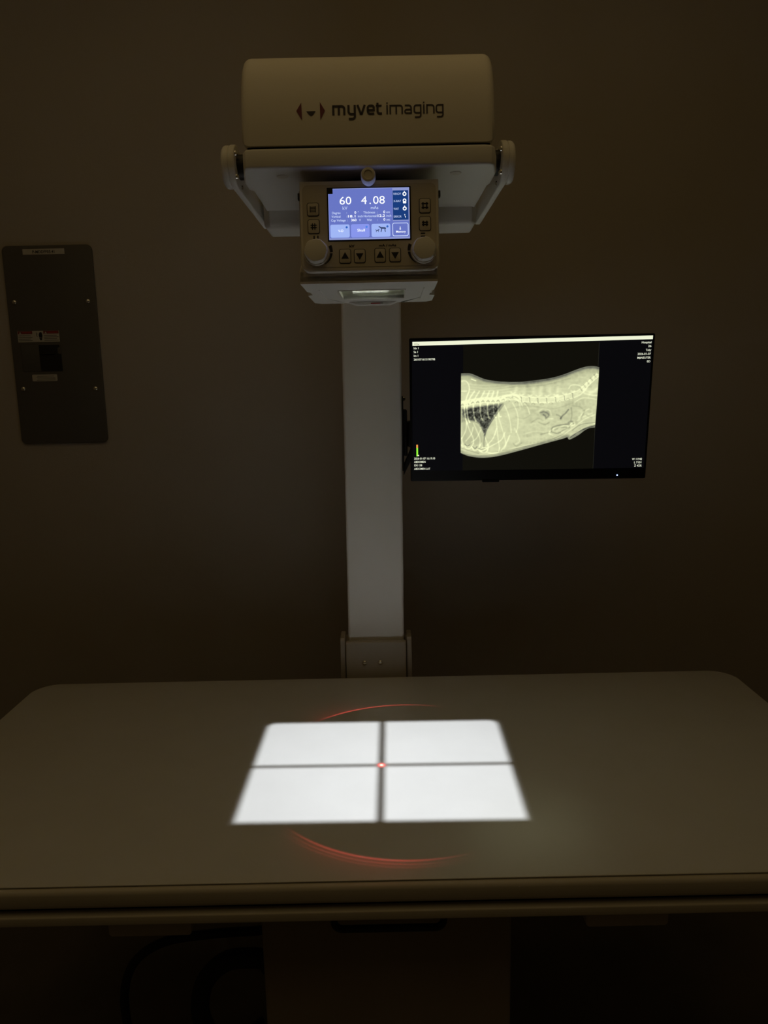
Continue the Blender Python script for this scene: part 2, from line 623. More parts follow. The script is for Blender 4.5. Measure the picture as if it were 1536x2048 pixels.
# ------------------------------------------------------------------ the tube head
head = thing('x_ray_tube_head', 'cream boxy x-ray tube housing with a printed logo, held high on the column', 'x-ray machine', (-0.010, 1.19, 1.72))
HX0, HX1 = -0.1815, 0.1605
PROF = [(1.048, 1.747), (1.0495, 1.775), (1.0545, 1.805), (1.063, 1.833), (1.076, 1.857), (1.092, 1.872), (1.112, 1.880), (1.15, 1.885),
        (1.22, 1.887), (1.28, 1.880), (1.315, 1.862), (1.330, 1.83), (1.336, 1.747)]
MB().prism(PROF, 'X', HX0, HX1, COVER, bev=0.013, seg=5).build('housing_cover', head, smooth=40)
MB().prism(rr(HX0 + .006, HX1 - .006, 1.054, 1.33, 0.01), 'Z', 1.741, 1.749, GAP).build('seam_gap_dark', head)  # dark filler stands in for the shade in the open seam
tr = MB()
tr.prism([(-0.166, 1.0475), (0.146, 1.0475), (0.155, 1.050), (0.1605, 1.0575), (0.168, 1.095), (0.168, 1.150), (0.165, 1.160), (0.1635, 1.30), (-0.186, 1.30),
          (-0.186, 1.165), (-0.1915, 1.158), (-0.1915, 1.120), (-0.1815, 1.060), (-0.1765, 1.050)], 'Z', 1.7185, 1.744, WHITE, bev=0.0035)
tr.build('base_tray', head)
for x in (-0.132, 0.110):
    MB().lathe([(0.008, 0), (0.008, 0.0012), (0.0066, 0.0016), (0.0001, 0.0016)], COVER, axis_to((0, 0, -1), (x, 1.086, 1.7187)), n=24).build('tray_plug', head)
# carriage and arm back to the column
c = MB()
c.prism([(-0.181, 1.287), (0.157, 1.287), (0.166, 1.30), (0.166, 1.368), (-0.192, 1.368), (-0.192, 1.30)], 'Z', 1.6905, 1.80, WHITE, bev=0.009, seg=4)
c.build('carriage', head)
MB().box(-0.088, 0.046, 1.36, 1.625, 1.70, 1.80, WHITE, bev=0.008).build('support_arm', head)
# yoke straps with round pivot caps each side
for s, xo, lean, cap, cy in ((-1, -0.2213, 0.13, -0.2326, 1.7600), (1, 0.1968, 0.105, 0.2075, 1.7585)):
    st = MB()
    out = []
    cyy, rr_ = 1.19, 0.0315
    e0, e1 = Vector((1.372, 1.737)), Vector((1.362, 1.703))
    for k in range(19):
        a = R(70 + 195 * k / 18)
        out.append((cyy + rr_ * math.cos(a), cy + rr_ * math.sin(a)))
    outline = out + [(1.355, 1.7035), (1.364, 1.715), (1.362, 1.733)]
    st.prism(outline, 'X', 0, 0.0095, WHITE, bev=0.002)
    for v in st.bm.verts:      # the strap leans in towards the carriage as it runs back
        k = max(0.0, (v.co.y - 1.20)) * lean
        v.co.x = (xo + v.co.x + k) if s < 0 else (xo - v.co.x - k)
    bmesh.ops.recalc_face_normals(st.bm, faces=st.bm.faces[:])
    st.build('yoke_strap', head)
    L_ = abs(cap - xo)
    MB().lathe([(0.0290, -0.001), (0.0290, 0.0008), (0.0306, 0.0014), (0.0306, L_ - 0.005), (0.0292, L_ - 0.0020), (0.0265, L_), (0.0001, L_)], WHITE,
               axis_to((s, 0, 0), (xo, 1.19, cy)), n=48).build('pivot_cap', head)
    xin = HX0 if s < 0 else HX1
    x2 = xo - s * 0.0095
    MB().lathe([(0.018, 0), (0.018, abs(x2 - xin) + 0.002)], DARK, axis_to((-s, 0, 0), (x2 + s * 0.001, 1.19, cy)), n=36).build('pivot_shaft', head)
    for dy, dz in ((-0.022, 0.014), (-0.020, -0.018), (0.016, 0.021), (0.010, -0.026)):
        MB().lathe(dome(0.0040, 0.0050), CHROME,
                   axis_to((-s, 0, 0), (x2, 1.19 + dy, cy + dz)), n=16).build('pivot_bolt', head)
# printed logo: three triangles and the lettering, laid on the curved front
lg = MB()


def lp(cx, cy):
    px, py = 580 + cx / 4.8, 190 + cy / 4.8
    return (-0.104 + (px - 595) * 0.000668, 1.8024 - 0.00062 * (py - 205) - 0.000013 * (px - 595))


def ltri(pts, m):
    lg.flat([lp(*p) for p in pts], 0, m)


ltri([(108, 78), (60, 162), (113, 258)], MAROON)
ltri([(286, 72), (334, 158), (289, 254)], MAROON)
ltri([(154, 166), (244, 164), (222, 198), (200, 213), (180, 199)], INKP)


def lstroke(pts, w, n=0):
    P = [(p[0], p[1] - (p[0] - 405) * 0.0192) for p in pts]
    if n:
        P = catmull(P, n)
    lg.stroke([lp(*p) for p in P], w / 4.8 * 0.000650, 0, INKP)


def arch(x0, x1, yt, yb, r):
    """left stem up, rounded shoulder, right stem down"""
    return [(x0, yt), (x1 - r, yt)] + [(x1 - r + r * math.sin(R(a)), yt + r - r * math.cos(R(a))) for a in range(15, 91, 15)] + [(x1, yb)]


def bowl(x0, x1, yt, yb, r):
    """left stem down, rounded bottom, to the right"""
    return [(x0, yt)] + [(x0 + r - r * math.cos(R(a)), yb - r + r * math.sin(R(a))) for a in range(0, 91, 15)] + [(x1, yb)]


W1, W2 = 21, 14
T, Bt = 116, 205            # centre of the top stroke, baseline
# m
lstroke([(414, 106), (414, Bt)], W1); lstroke([(408, T)] + arch(414, 519, T, Bt, 26)[1:], W1); lstroke([(467, T), (467, Bt)], W1)
# y
lstroke(bowl(560, 620, 106, 197, 26), W1)
lstroke([(620, 106), (620, 222)] + [(594 + 26 * math.cos(R(a)), 222 + 24 * math.sin(R(a))) for a in range(15, 91, 15)] + [(562, 246)], W1)
# v
lstroke([(646, 106), (678, 200)], W1); lstroke([(716, 106), (684, 200)], W1); lstroke([(668, 197), (694, 197)], 16)
# e
lstroke([(806, 197)] + [(768 - 24 * math.sin(R(a)), 171 + 26 * math.cos(R(a))) for a in range(0, 91, 15)] +
        [(744 + 24 - 24 * math.cos(R(a)), 140 - 24 * math.sin(R(a))) for a in range(0, 91, 15)] +
        [(782 + 20 * math.sin(R(a)), 136 - 20 * math.cos(R(a))) for a in range(0, 91, 15)] + [(802, 161), (746, 161)], W1)
# t
lstroke(bowl(838, 880, 88, 197, 22), W1); lstroke([(822, 118), (878, 118)], 18)
# i m a g i n g
lstroke([(930, 112), (930, Bt)], W2); lstroke([(930, 86), (930, 99)], W2)
lstroke([(960, 112), (960, Bt)], W2); lstroke([(954, 119)] + arch(960, 1074, 119, Bt, 22)[1:], W2); lstroke([(1017, 119), (1017, Bt)], W2)
lstroke(arch(1100, 1160, 119, Bt - 6, 24), W2)
lstroke([(1167, 198), (1118, 198)] + [(1118 - 18 * math.sin(R(a)), 180 + 18 * math.cos(R(a))) for a in range(15, 166, 15)] + [(1118, 162), (1160, 162)], W2)


def gee(x):
    lstroke([(x + 62, 119), (x + 24, 119)] + [(x + 22 - 22 * math.sin(R(a)), 141 - 22 * math.cos(R(a))) for a in range(15, 91, 15)]
            + [(x, 176)] + [(x + 22 - 22 * math.cos(R(a)), 176 + 20 * math.sin(R(a))) for a in range(15, 91, 15)] + [(x + 62, 196)], W2)
    lstroke([(x + 62, 112), (x + 62, 218)] + [(x + 40 + 22 * math.cos(R(a)), 218 + 22 * math.sin(R(a))) for a in range(15, 91, 15)] + [(x + 4, 240)], W2)


gee(1190)
lstroke([(1282, 112), (1282, Bt)], W2); lstroke([(1282, 86), (1282, 99)], W2)
lstroke([(1312, 112), (1312, Bt)], W2); lstroke([(1306, 119)] + arch(1312, 1378, 119, Bt, 24)[1:], W2)
gee(1402)


def prof_y(z):
    P = PROF[:7]
    for (y0, z0), (y1, z1) in zip(P, P[1:]):
        if z0 <= z <= z1:
            return y0 + (y1 - y0) * (z - z0) / (z1 - z0)
    return P[0][0]


for v in lg.bm.verts:
    v.co.y = prof_y(v.co.z) - 0.0007
lg.build('logo', head, smooth=0)

# ------------------------------------------------------------------ the collimator
coll = thing('collimator', 'cream light-beam collimator box with control screen and dials, hanging below the tube head', 'collimator',
             (FIELD[0], FIELD[1], 1.57))
CX = -0.0125
CM = Matrix.Translation((CX, 1.19, 1.57)) @ Matrix.Rotation(R(-0.8), 4, 'Z')       # collimator space -> room
# box body: an open shell
b = MB()
W, D0, D1 = 0.0965, -0.128, 0.127
b.prism([(D0, 0.003), (D0 + 0.006, 0.003), (D0 + 0.006, 0.014), (D0 + 0.024, 0.026), (D0 + 0.030, 0.128), (D0 + 0.024, 0.128), (D0 + 0.018, 0.028), (D0, 0.016)],
        'X', -W, W, COVER)
b.box(-W, W, D1 - 0.006, D1, 0.003, 0.128, COVER, bev=0.002)
side = [(D0, 0.003), (D1, 0.003), (D1, 0.128), (D0 + 0.024, 0.128), (D0 + 0.018, 0.028), (D0, 0.016)]
b.prism(side, 'X', -W, -W + 0.006, COVER, bev=0.001)
b.prism(side, 'X', W - 0.006, W, COVER, bev=0.001)
b.box(-W, W, D0 + 0.024, D1, 0.124, 0.130, COVER, bev=0.002)
b.build('box_shell', coll, M=CM)
# bottom plate with the light window; the plate widens and bows down towards the back
b = MB()
wx0, wx1, wy0, wy1 = -0.0475, 0.0515, -0.050, 0.058


def strip(x0, x1, y0, y1, z0, z1, m, bev=0.0):
    b.box(x0, x1, y0, y1, z0, z1, m, bev=bev)


zb0, zb1 = 0.0, 0.010
W0, W1_ = 0.0965, 0.1010
left = [(-W0, D0), (-W0, -0.085), (-W0 - .0005, -0.040), (-W0 + .004, -0.030), (-W0 + .004, 0.0), (-W1_, 0.01), (-W1_, D1 - 0.012), (-W1_ + 0.010, D1 + 0.002)]
poly_l = left + [(-0.045, D1 + 0.004), (wx0, D1 + 0.006), (wx0, D0)]
right = [(W0, D0), (W0, -0.085), (W0 - .0002, -0.034), (W0 - .0042, -0.028), (W0 - .0042, 0.03), (W1_, 0.036), (W1_, D1 - 0.012), (W1_ - 0.010, D1 + 0.002)]
poly_r = right + [(0.045, D1 + 0.004), (wx1, D1 + 0.006), (wx1, D0)]
b.prism(poly_l, 'Z', zb0, zb1, WHITE)
b.prism(poly_r, 'Z', zb0, zb1, WHITE)
b.box(wx0, wx1, D0, wy0, zb0, zb1, WHITE)
b.box(wx0, wx1, wy1, D1 + 0.006, zb0, zb1, WHITE)
b.build('bottom_plate', coll, M=CM)
fr = MB()
for x0, x1, y0, y1 in ((wx0 - .030, wx0 - .0275, wy0 - .012, wy1 + .012), (wx1 + .0275, wx1 + .030, wy0 - .012, wy1 + .012)):
    fr.box(x0, x1, y0, y1, -0.0012, 0.002, WHITE, bev=0.0005)
for x0, x1, y0, y1 in ((wx0 - .002, wx0, wy0 - .002, wy1 + .002), (wx1, wx1 + .002, wy0 - .002, wy1 + .002),
                       (wx0 - .002, wx1 + .002, wy0 - .002, wy0), (wx0 - .002, wx1 + .002, wy1, wy1 + .002)):
    fr.box(x0, x1, y0, y1, -0.0015, 0.004, WHITE, bev=0.0005)
fr.build('window_frame', coll, M=CM)
MB().box(wx0, wx1, wy0, wy1, 0.0035, 0.0055, GLASS).build('light_window', coll, M=CM, smooth=0)
# shutter plate with the rectangular opening and the cross wires
sh = MB()
ZS = 1.578
rat = (1.69 - ZS) / (1.69 - TABLE_Z)
ax, ay = 0.2252 * rat, 0.1660 * rat
t_ = 0.0004
SM = Matrix.Translation((FIELD[0], FIELD[1], ZS)) @ Matrix.Rotation(R(-0.7), 4, 'Z')
for x0, x1, y0, y1 in ((-0.075, -ax, -0.11, 0.11), (ax, 0.075, -0.11, 0.11), (-ax, ax, -0.11, -ay), (-ax, ax, ay, 0.11)):
    sh.box(x0, x1, y0, y1, 0, t_, SHUT)
rc_ = 0.0020
for s in (-1, 1):
    cxn, cyn = s * (ax - rc_), ay - rc_
    arc = [(cxn + s * rc_ * math.cos(R(a)), cyn + rc_ * math.sin(R(a))) for a in range(0, 91, 15)]
    sh.prism(arc + [(s * ax, ay)], 'Z', 0, t_, INNER)
sh.build('shutter', coll, M=SM, smooth=0)
wr = MB()
wr.box(-0.00072, 0.00072, -ay - .004, ay + .004, -t_, 0, INNER)
wr.box(-ax - .004, ax + .004, -0.00052, 0.00052, -t_, 0, INNER)
wr.build('cross_wire', coll, M=SM, smooth=0)
# rear lip with the small red print
lip = MB()
lip.prism([(-0.046, 0.0015), (0.046, 0.0015), (0.030, -0.0045), (-0.030, -0.0045)], 'Y', D1 - 0.020, D1 + 0.006, WHITE, bev=0.0008)
lip.build('rear_lip', coll, M=CM)
lb = MB()
lb.box(-0.026, 0.027, D1 - 0.0222, D1 - 0.0195, -0.0055, -0.0015, WHITE, bev=0.0008)
lb.rect(-0.004, 0.012, -0.0043, -0.0026, D1 - 0.02235, REDTXT)
lb.rect(0.012, 0.017, -0.0040, -0.0028, D1 - 0.02235, LINE)
lb.build('rear_label', coll, M=CM)
# collar that turns under the tray
MB().lathe([(0.092, 0.0), (0.092, 0.012), (0.086, 0.0195), (0.0001, 0.0195)], DARK, Matrix.Translation((CX, 1.19, 1.6985)), n=64).build('swivel_collar', coll)
# lock knob above the panel
k = MB()
KM = axis_to((0, -1, 0), (-0.0117, 1.078, 1.7035))
k.lathe([(0.0072, 0), (0.0072, 0.026), (0.0098, 0.030), (0.0098, 0.046), (0.0088, 0.049), (0.0060, 0.0495), (0.0055, 0.0482), (0.0001, 0.0482)], COVER, KM, n=40)
k.build('lock_knob', coll)

# control panel, leaning back a little
PM = Matrix.Translation((-0.0115, 1.0582, 1.645)) @ Matrix.Rotation(-0.0976, 4, 'X')
p = MB()
p.prism(rr(-0.0955, 0.0955, -0.061, 0.061, 0.013, n=8, corners=(0, 0, 1, 1)), 'Y', 0.0, 0.024, COVER, bev=0.0022, seg=3)
# thin groove line and the recessed face film
o1, o2 = rr(-0.0915, 0.0915, -0.0555, 0.0555, 0.007), rr(-0.0909, 0.0909, -0.0549, 0.0549, 0.0066)
p.flat(o1, -0.0003, RIM)
p.flat(o2, -0.0005, KEYP)
panel = p.build('control_panel', coll, M=PM)
for x0, x1 in ((-0.0985, -0.0955), (0.0955, 0.0985)):
    MB().box(x0, x1, 0.004, 0.011, 0.038, 0.047, DARK, bev=0.001).build('side_screw', panel, M=PM)


def key(x0, x1, z0, z1, icon):
    q = MB()
    q.prism(rr(x0, x1, z0, z1, 0.003), 'Y', -0.0011, 0.0, GAP)
    e = 0.0007
    q.prism(rr(x0 + e, x1 - e, z0 + e, z1 - e, 0.0025), 'Y', -0.0017, 0.0, KEYP, bev=0.0004, seg=2)
    y = -0.0019
    cx, cz = (x0 + x1) / 2, (z0 + z1) / 2
    if icon == 'up':
        q.flat([(cx - .0052, cz - .0035), (cx + .0052, cz - .0035), (cx, cz + .0055)], y, INK)
    elif icon == 'down':
        q.flat([(cx - .0052, cz + .0035), (cx + .0052, cz + .0035), (cx, cz - .0055)], y, INK)
    elif icon == 'hash':
        for d in (-.0016, .0016):
            q.rect(cx + d - .0007, cx + d + .0007, cz - .0044, cz + .0042, y, INK)
            q.rect(cx - .0042, cx + .0042, cz + d - .0007, cz + d + .0007, y, INK)
    elif icon == 'cross_close':
        for d in (-.0024, .0024):
            q.rect(cx + d - .0009, cx + d + .0009, cz - .0036, cz + .0036, y, INK)
            q.rect(cx - .0042, cx + .0042, cz + d * .6 - .0009, cz + d * .6 + .0009, y, INK)
    elif icon == 'cross_open':
        for d in (-.0026, .0026):
            q.rect(cx + d - .0009, cx + d + .0009, cz - .0046, cz + .0046, y, INK)
            q.rect(cx - .0046, cx + .0046, cz + d - .0009, cz + d + .0009, y, INK)
    elif icon == 'lamp':
        for d in (-.003, -.001, .001, .003):
            q.rect(cx - .0040, cx + .0040, cz + d - .00045, cz + d + .00045, y, INK)
        q.rect(cx - .0043, cx - .0034, cz - .0042, cz + .0042, y, INK)
        q.rect(cx + .0030, cx + .0039, cz - .0042, cz + .0042, y, INK)
    q.build('button', panel, M=PM)


key(-0.0857, -0.0690, 0.0138, 0.0318, 'lamp')
key(-0.0853, -0.0686, -0.0098, 0.0096, 'hash')
key(0.0684, 0.0844, 0.0148, 0.0347, 'cross_open')
key(0.0680, 0.0845, -0.0089, 0.0107, 'cross_close')
key(-0.0430, -0.0265, -0.0506, -0.0309, 'up')
key(-0.0226, -0.0066, -0.0503, -0.0313, 'down')
key(0.0058, 0.0214, -0.0502, -0.0306, 'up')
key(0.0262, 0.0424, -0.0500, -0.0307, 'down')
for x in (-0.0741, 0.0741):
    d = MB()
    d.lathe([(0.0176, 0.0), (0.0176, 0.003), (0.0168, 0.0042)], COVER, PM @ axis_to((0, -1, 0), (x, -0.0005, -0.0355)), n=48)
    n = 48
    t = bmesh.new()
    rings = []
    for hgt, r in ((0.003, 0.0162), (0.0125, 0.0160), (0.0148, 0.0150), (0.0152, 0.0138)):
        rings.append([t.verts.new(((r - (0.0006 if (q // 4) % 2 else 0)) * math.cos(2 * PI * q / n), (r - (0.0006 if (q // 4) % 2 else 0)) * math.sin(2 * PI * q / n), hgt)) for q in range(n)])
    for a, c2 in zip(rings, rings[1:]):
        for q in range(n):
            t.faces.new((a[q], a[(q + 1) % n], c2[(q + 1) % n], c2[q]))
    t.faces.new(rings[-1])
    bmesh.ops.recalc_face_normals(t, faces=t.faces[:])
    d.merge(t, WHITE, PM @ axis_to((0, -1, 0), (x, -0.0005, -0.0355)))
    d.build('dial', panel, smooth=30)
y = -0.0008


def wedge(mk, cx, cz, a0, a1, r0, w0, w1):
    n = 14
    t = bmesh.new()
    i_, o_ = [], []
    for q in range(n + 1):
        a = R(a0 + (a1 - a0) * q / n)
        w = w0 + (w1 - w0) * q / n
        i_.append(t.verts.new((cx + r0 * math.cos(a), y, cz + r0 * math.sin(a))))
        o_.append(t.verts.new((cx + (r0 + w) * math.cos(a), y, cz + (r0 + w) * math.sin(a))))
    for q in range(n):
        t.faces.new((i_[q], o_[q], o_[q + 1], i_[q + 1]))
    MB._face_front(t)
    mk.merge(t, INK)


for x, s0 in ((-0.0741, 1), (0.0741, -1)):
    mk = MB()
    ang = (lambda a: a) if s0 > 0 else (lambda a: 180 - a)
    wedge(mk, x, -0.0355, ang(27), ang(2), 0.0187, 0.0045, 0.0038)
    wedge(mk, x, -0.0355, ang(-2), ang(-55), 0.0187, 0.0036, 0.0006)
    mk.build('dial_scale', panel, M=PM, smooth=0)
    mk = MB()
    if s0 > 0:
        for q in (-0.0768, -0.0716):
            mk.rect(q - .0009, q + .0009, -0.0170, -0.0122, y, INK)
    else:
        for q in (-0.0119, -0.0158):
            mk.rect(0.0702, 0.0762, q - .0008, q + .0008, y, INK)
    mk.build('blade_marking', panel, M=PM, smooth=0)
for tx, x, z, cap, w in (('kV', -0.0252, -0.0287, 0.0034, 0.0072), ('mA / mAs', 0.0240, -0.0284, 0.0030, 0.0235)):
    MB().text(tx, x, z, cap, y, INK, 'CENTER', width=w, bold=0.03).build('lettering', panel, M=PM, smooth=0)

# the lit control display
BG = glow('display_blue', srgb(104, 118, 196))
BGL = glow('display_blue_edge', srgb(140, 150, 205))
NAVY = glow('display_navy', srgb(24, 60, 124))
TILE1 = glow('display_tile_pale', srgb(160, 182, 245))
TILE2 = glow('display_tile_violet', srgb(136, 150, 235))
TXT = glow('display_text_white', srgb(246, 250, 255), 1.15)
TXT2 = glow('display_text_soft', srgb(206, 220, 255))
DOTB = glow('display_dot_blue', srgb(48, 100, 190))
DOTL = glow('display_dot_light_blue', srgb(78, 132, 232))
PICT = glow('display_pictogram', srgb(52, 66, 106))
OFF = mat('display_glass_off', (0.01, 0.01, 0.014), 0.25, var=0.1)
s = MB()
s.box(-0.0578, 0.0573, -0.0012, 0.0, -0.0204, 0.0514, OFF, bev=0.0004, seg=2)
y0 = -0.0014
dy = 0.00012
s.rect(-0.0559, 0.0552, -0.0187, 0.0498, y0, BGL)
s.rect(-0.0553, 0.0320, -0.0165, 0.0490, y0 - dy, BG)
s.rect(0.0318, 0.0545, -0.0165, 0.0052, y0 - dy, BG)
s.rect(-0.0559, -0.0497, 0.0428, 0.0498, y0 - 2 * dy, OFF)
s.rect(0.0324, 0.0537, 0.0064, 0.0458, y0 - 2 * dy, NAVY)
yt = y0 - 4 * dy
for (tx, sx, w) in (('60', -0.0412, 0.0160), ('4', -0.0110, 0.0076), ('.', -0.0003, 0.0019), ('08', 0.0050, 0.0160)):
    s.text(tx, sx, 0.0284, 0.0108, yt, TXT, width=w)
s.text('kV', -0.0334, 0.0214, 0.0046, yt, TXT2, 'CENTER', width=0.0066)
s.text('mAs', 0.0072, 0.0214, 0.0044, yt, TXT2, 'CENTER', width=0.0102)
z3 = (0.0158, 0.0109, 0.0058)
for tx, x, z, w in (('Degree', -0.0515, z3[0], 0.0116), ('Vertical', -0.0520, z3[1], 0.0124), ('Cap Voltage', -0.0528, z3[2], 0.0199),
                    (':', -0.0316, z3[0], None), (':', -0.0314, z3[1], None), (':', -0.0308, z3[2], None),
                    ('inch', -0.0160, z3[1], 0.0066), ('V', -0.0145, z3[2], 0.0028), ('°', -0.0160, z3[0], None),
                    ('Thickness', -0.0083, z3[0], 0.0162), (':', 0.0103, z3[0], None), ('Horizontal', -0.0081, z3[1], 0.0172), (':', 0.0098, z3[1], None),
                    ('Wait', -0.0036, z3[2], 0.0070), (':', 0.0103, z3[2], None),
                    ('cm', 0.0231, z3[0], 0.0050), ('inch', 0.0231, z3[1], 0.0066), ('sec', 0.0231, z3[2], 0.0052)):
    s.text(tx, x, z, 0.0031, yt, TXT2, width=w, bold=0.008)
for tx, x, z, w in (('0', -0.0180, z3[0], 0.0024), ('18.1', -0.0178, z3[1], 0.0102), ('360', -0.0178, z3[2], 0.0074),
                    ('0', 0.0217, z3[0], 0.0024), ('12.2', 0.0215, z3[1], 0.0100), ('0', 0.0217, z3[2], 0.0024)):
    s.text(tx, x, z, 0.0034, yt, TXT, 'RIGHT', width=w, bold=0.015)
for (x0, x1, m, dot) in ((-0.0541, -0.0276, TILE1, DOTB), (-0.0258, -0.0002, TILE2, DOTL), (0.0024, 0.0284, TILE1, DOTB)):
    s.rrect(x0, x1, -0.0158, 0.0018, 0.0022, y0 - 2 * dy, m)
    s.disc(x1 - 0.0040, -0.0021, 0.0015, yt, dot)
s.text('V-D', -0.0397, -0.0083, 0.0032, yt, TXT, 'CENTER', width=0.0072, bold=0.01)
s.text('Skull', -0.0117, -0.0081, 0.0036, yt, TXT, 'CENTER', width=0.0104, bold=0.01)
s.rrect(0.0312, 0.0534, -0.0154, 0.0026, 0.0026, y0 - 2 * dy, TXT2)
s.rrect(0.0321, 0.0525, -0.0145, 0.0017, 0.0019, y0 - 3 * dy, BG)
s.text('Memory', 0.0427, -0.0108, 0.0030, yt, TXT, 'CENTER', width=0.0132, bold=0.01)
s.rect(0.0416, 0.0424, -0.0062, -0.0026, yt, TXT)
s.flat([(0.0405, -0.0056), (0.0435, -0.0056), (0.0420, -0.0070)], yt, TXT)
for tx, z in (('READY', 0.0398), ('X-RAY', 0.0302), ('WAIT', 0.0198), ('ERROR', 0.0094)):
    s.text(tx, 0.0334, z, 0.0029, yt, TXT2, width=0.0104 if tx != 'WAIT' else 0.0072)
s.ring(0.0486, 0.0408, 0.0013, 0.0027, yt, TXT)
s.rect(0.0480, 0.0492, 0.0425, 0.0446, yt, TXT)
s.ring(0.0486, 0.0322, 0.0012, 0.0025, yt, TXT); s.rrect(0.0464, 0.0508, 0.0282, 0.0310, 0.0006, yt - dy, TXT)
s.ring(0.0486, 0.0214, 0.0013, 0.0027, yt, TXT); s.rect(0.0481, 0.0491, 0.0224, 0.0252, yt - dy, TXT)
s.flat([(0.0480, 0.0138), (0.0492, 0.0138), (0.0486, 0.0118)], yt, TXT)
s.flat([(0.0484, 0.0122), (0.0500, 0.0106), (0.0494, 0.0084), (0.0490, 0.0104)], yt, TXT)
# cat and dog pictogram
s.stroke([(0.0136, -0.0022), (0.0150, -0.0036), (0.0165, -0.0040), (0.0210, -0.0038)], 0.0014, yt, PICT)
s.stroke([(0.0156, -0.0040), (0.0205, -0.0042), (0.0222, -0.0050)], 0.0022, yt, PICT)
s.stroke([(0.0160, -0.0040), (0.0163, -0.0064), (0.0155, -0.0092)], 0.0012, yt, PICT)
s.stroke([(0.0212, -0.0040), (0.0209, -0.0068), (0.0216, -0.0092)], 0.0011, yt, PICT)
s.stroke([(0.0124, -0.0020), (0.0142, -0.0026)], 0.0014, yt, PICT)
s.stroke([(0.0092, -0.0071), (0.0122, -0.0069)], 0.0013, yt, PICT)
s.stroke([(0.0122, -0.0069), (0.0128, -0.0056)], 0.0013, yt, PICT)
s.stroke([(0.0094, -0.0071), (0.0090, -0.0094)], 0.0007, yt, PICT)
s.stroke([(0.0118, -0.0071), (0.0121, -0.0094)], 0.0007, yt, PICT)
s.stroke([(0.0092, -0.0070), (0.0078, -0.0060)], 0.0006, yt, PICT)
s.build('display', panel, M=PM, smooth=0)

# ------------------------------------------------------------------ the monitor with the radiograph
mon = thing('monitor', 'flat black computer monitor showing a pale side-view radiograph of an animal', 'monitor', (0.31482, 1.57186, 1.36978))
mon.rotation_euler = (Matrix.Rotation(-0.03895, 3, 'Z') @ Matrix.Rotation(0.07877, 3, 'X') @ Matrix.Rotation(0.00225, 3, 'Y')).to_euler('XYZ')
bz = MB()
bz.prism(rr(-0.2548, 0.2548, -0.1535, 0.1530, 0.003, n=3), 'Y', 0.0, 0.012, BEZEL, bev=0.0012, seg=2)
bz.prism(rr(-0.238, 0.238, -0.135, 0.138, 0.012), 'Y', 0.011, 0.030, BEZEL, bev=0.006)
bz.build('bezel_case', mon, local=True)
MB().prism(rr(-0.0985, -0.0610, -0.1575, -0.150, 0.0025), 'Y', -0.0006, 0.010, BEZEL, bev=0.0008, seg=2).build('badge_tab', mon, local=True)
LEDM = glow('led_blue_white', (0.55, 0.75, 1.0), 5.0)
LEDH = glow('led_blue_halo', (0.02, 0.06, 0.30), 1.0)
ld = MB()
ld.disc(0.1936, -0.1455, 0.0022, -0.0006, LEDH)  # emissive disc paints the blue glow around the LED
ld.lathe([(0.0012, 0.0), (0.0012, 0.0008), (0.0006, 0.0014), (0.00005, 0.0015)], LEDM, axis_to((0, -1, 0), (0.1936, -0.0004, -0.1455)), n=16)
ld.build('power_led', mon, local=True)

SCRBLK = glow('screen_black', srgb(7, 7, 10))
SCRDK = glow('screen_image_black', srgb(15, 14, 9))
BAR = glow('screen_white_bar', srgb(240, 244, 214), 1.0)
STXT = glow('screen_text', srgb(236, 240, 216), 1.0)
GRN = glow('screen_green', srgb(95, 225, 50))
YEL = glow('screen_yellow', srgb(205, 235, 70))
ORG = glow('screen_orange', srgb(228, 150, 70))
EDGE = glow('screen_edge_grey', srgb(34, 34, 28))
sc = MB()
sc.rect(-0.2496, 0.2502, -0.1300, 0.1487, -0.0004, SCRBLK)
sc.rect(-0.1415, 0.1410, -0.1302, 0.1370, -0.0006, SCRDK)
sc.rect(0.1402, 0.1412, -0.1302, 0.1370, -0.0007, EDGE)
sc.flat([(-0.2478, 0.1375), (0.2500, 0.1412), (0.2502, 0.1487), (-0.2478, 0.1457)], -0.0008, BAR)
sc.text('My', -0.2440, 0.1396, 0.0028, -0.0010, mat('bar_print_grey', (0.2, 0.2, 0.18), 0.5, var=0.1), width=0.010)
yy = -0.0010
capm = 0.0044
for tx, z, w in (('Idx 1', 0.1305, 0.0100), ('Se 1', 0.1228, 0.0088), ('Im 1', 0.1149, 0.0092), ('260107161519079B', 0.1071, 0.0450)):
    sc.text(tx, -0.2456, z, capm, yy, STXT, width=w, bold=0.01)
for tx, z, w in (('2026-01-07 16:19:10', -0.1046, 0.0456), ('ABDOMEN', -0.1121, 0.0250), ('EXI 138', -0.1196, 0.0170), ('ABDOMEN LAT', -0.1274, 0.0350)):
    sc.text(tx, -0.2470, z, capm, yy, STXT, width=w, bold=0.01)
for tx, z, w in (('Hospital', 0.1331, 0.0200), ('26', 0.1254, 0.0064), ('Toby', 0.1174, 0.0110), ('2026-01-07', 0.1096, 0.0275), ('M#NEUTER', 0.1018, 0.0275), ('0D', 0.0941, 0.0070)):
    sc.text(tx, 0.2482, z, capm, yy, STXT, 'RIGHT', width=w, bold=0.01)
for tx, z, w in (('W 11942', -0.1125, 0.0215), ('L 7131', -0.1198, 0.0155), ('Z 42%', -0.1270, 0.0160)):
    sc.text(tx, 0.2448, z, capm, yy, STXT, 'RIGHT', width=w, bold=0.01)
sc.rect(-0.2420, -0.2380, -0.0975, -0.0790, yy, GRN)
sc.rect(-0.2406, -0.2392, -0.0970, -0.0790, yy - .0002, YEL)
sc.rect(-0.2420, -0.2382, -0.0790, -0.0720, yy, ORG)
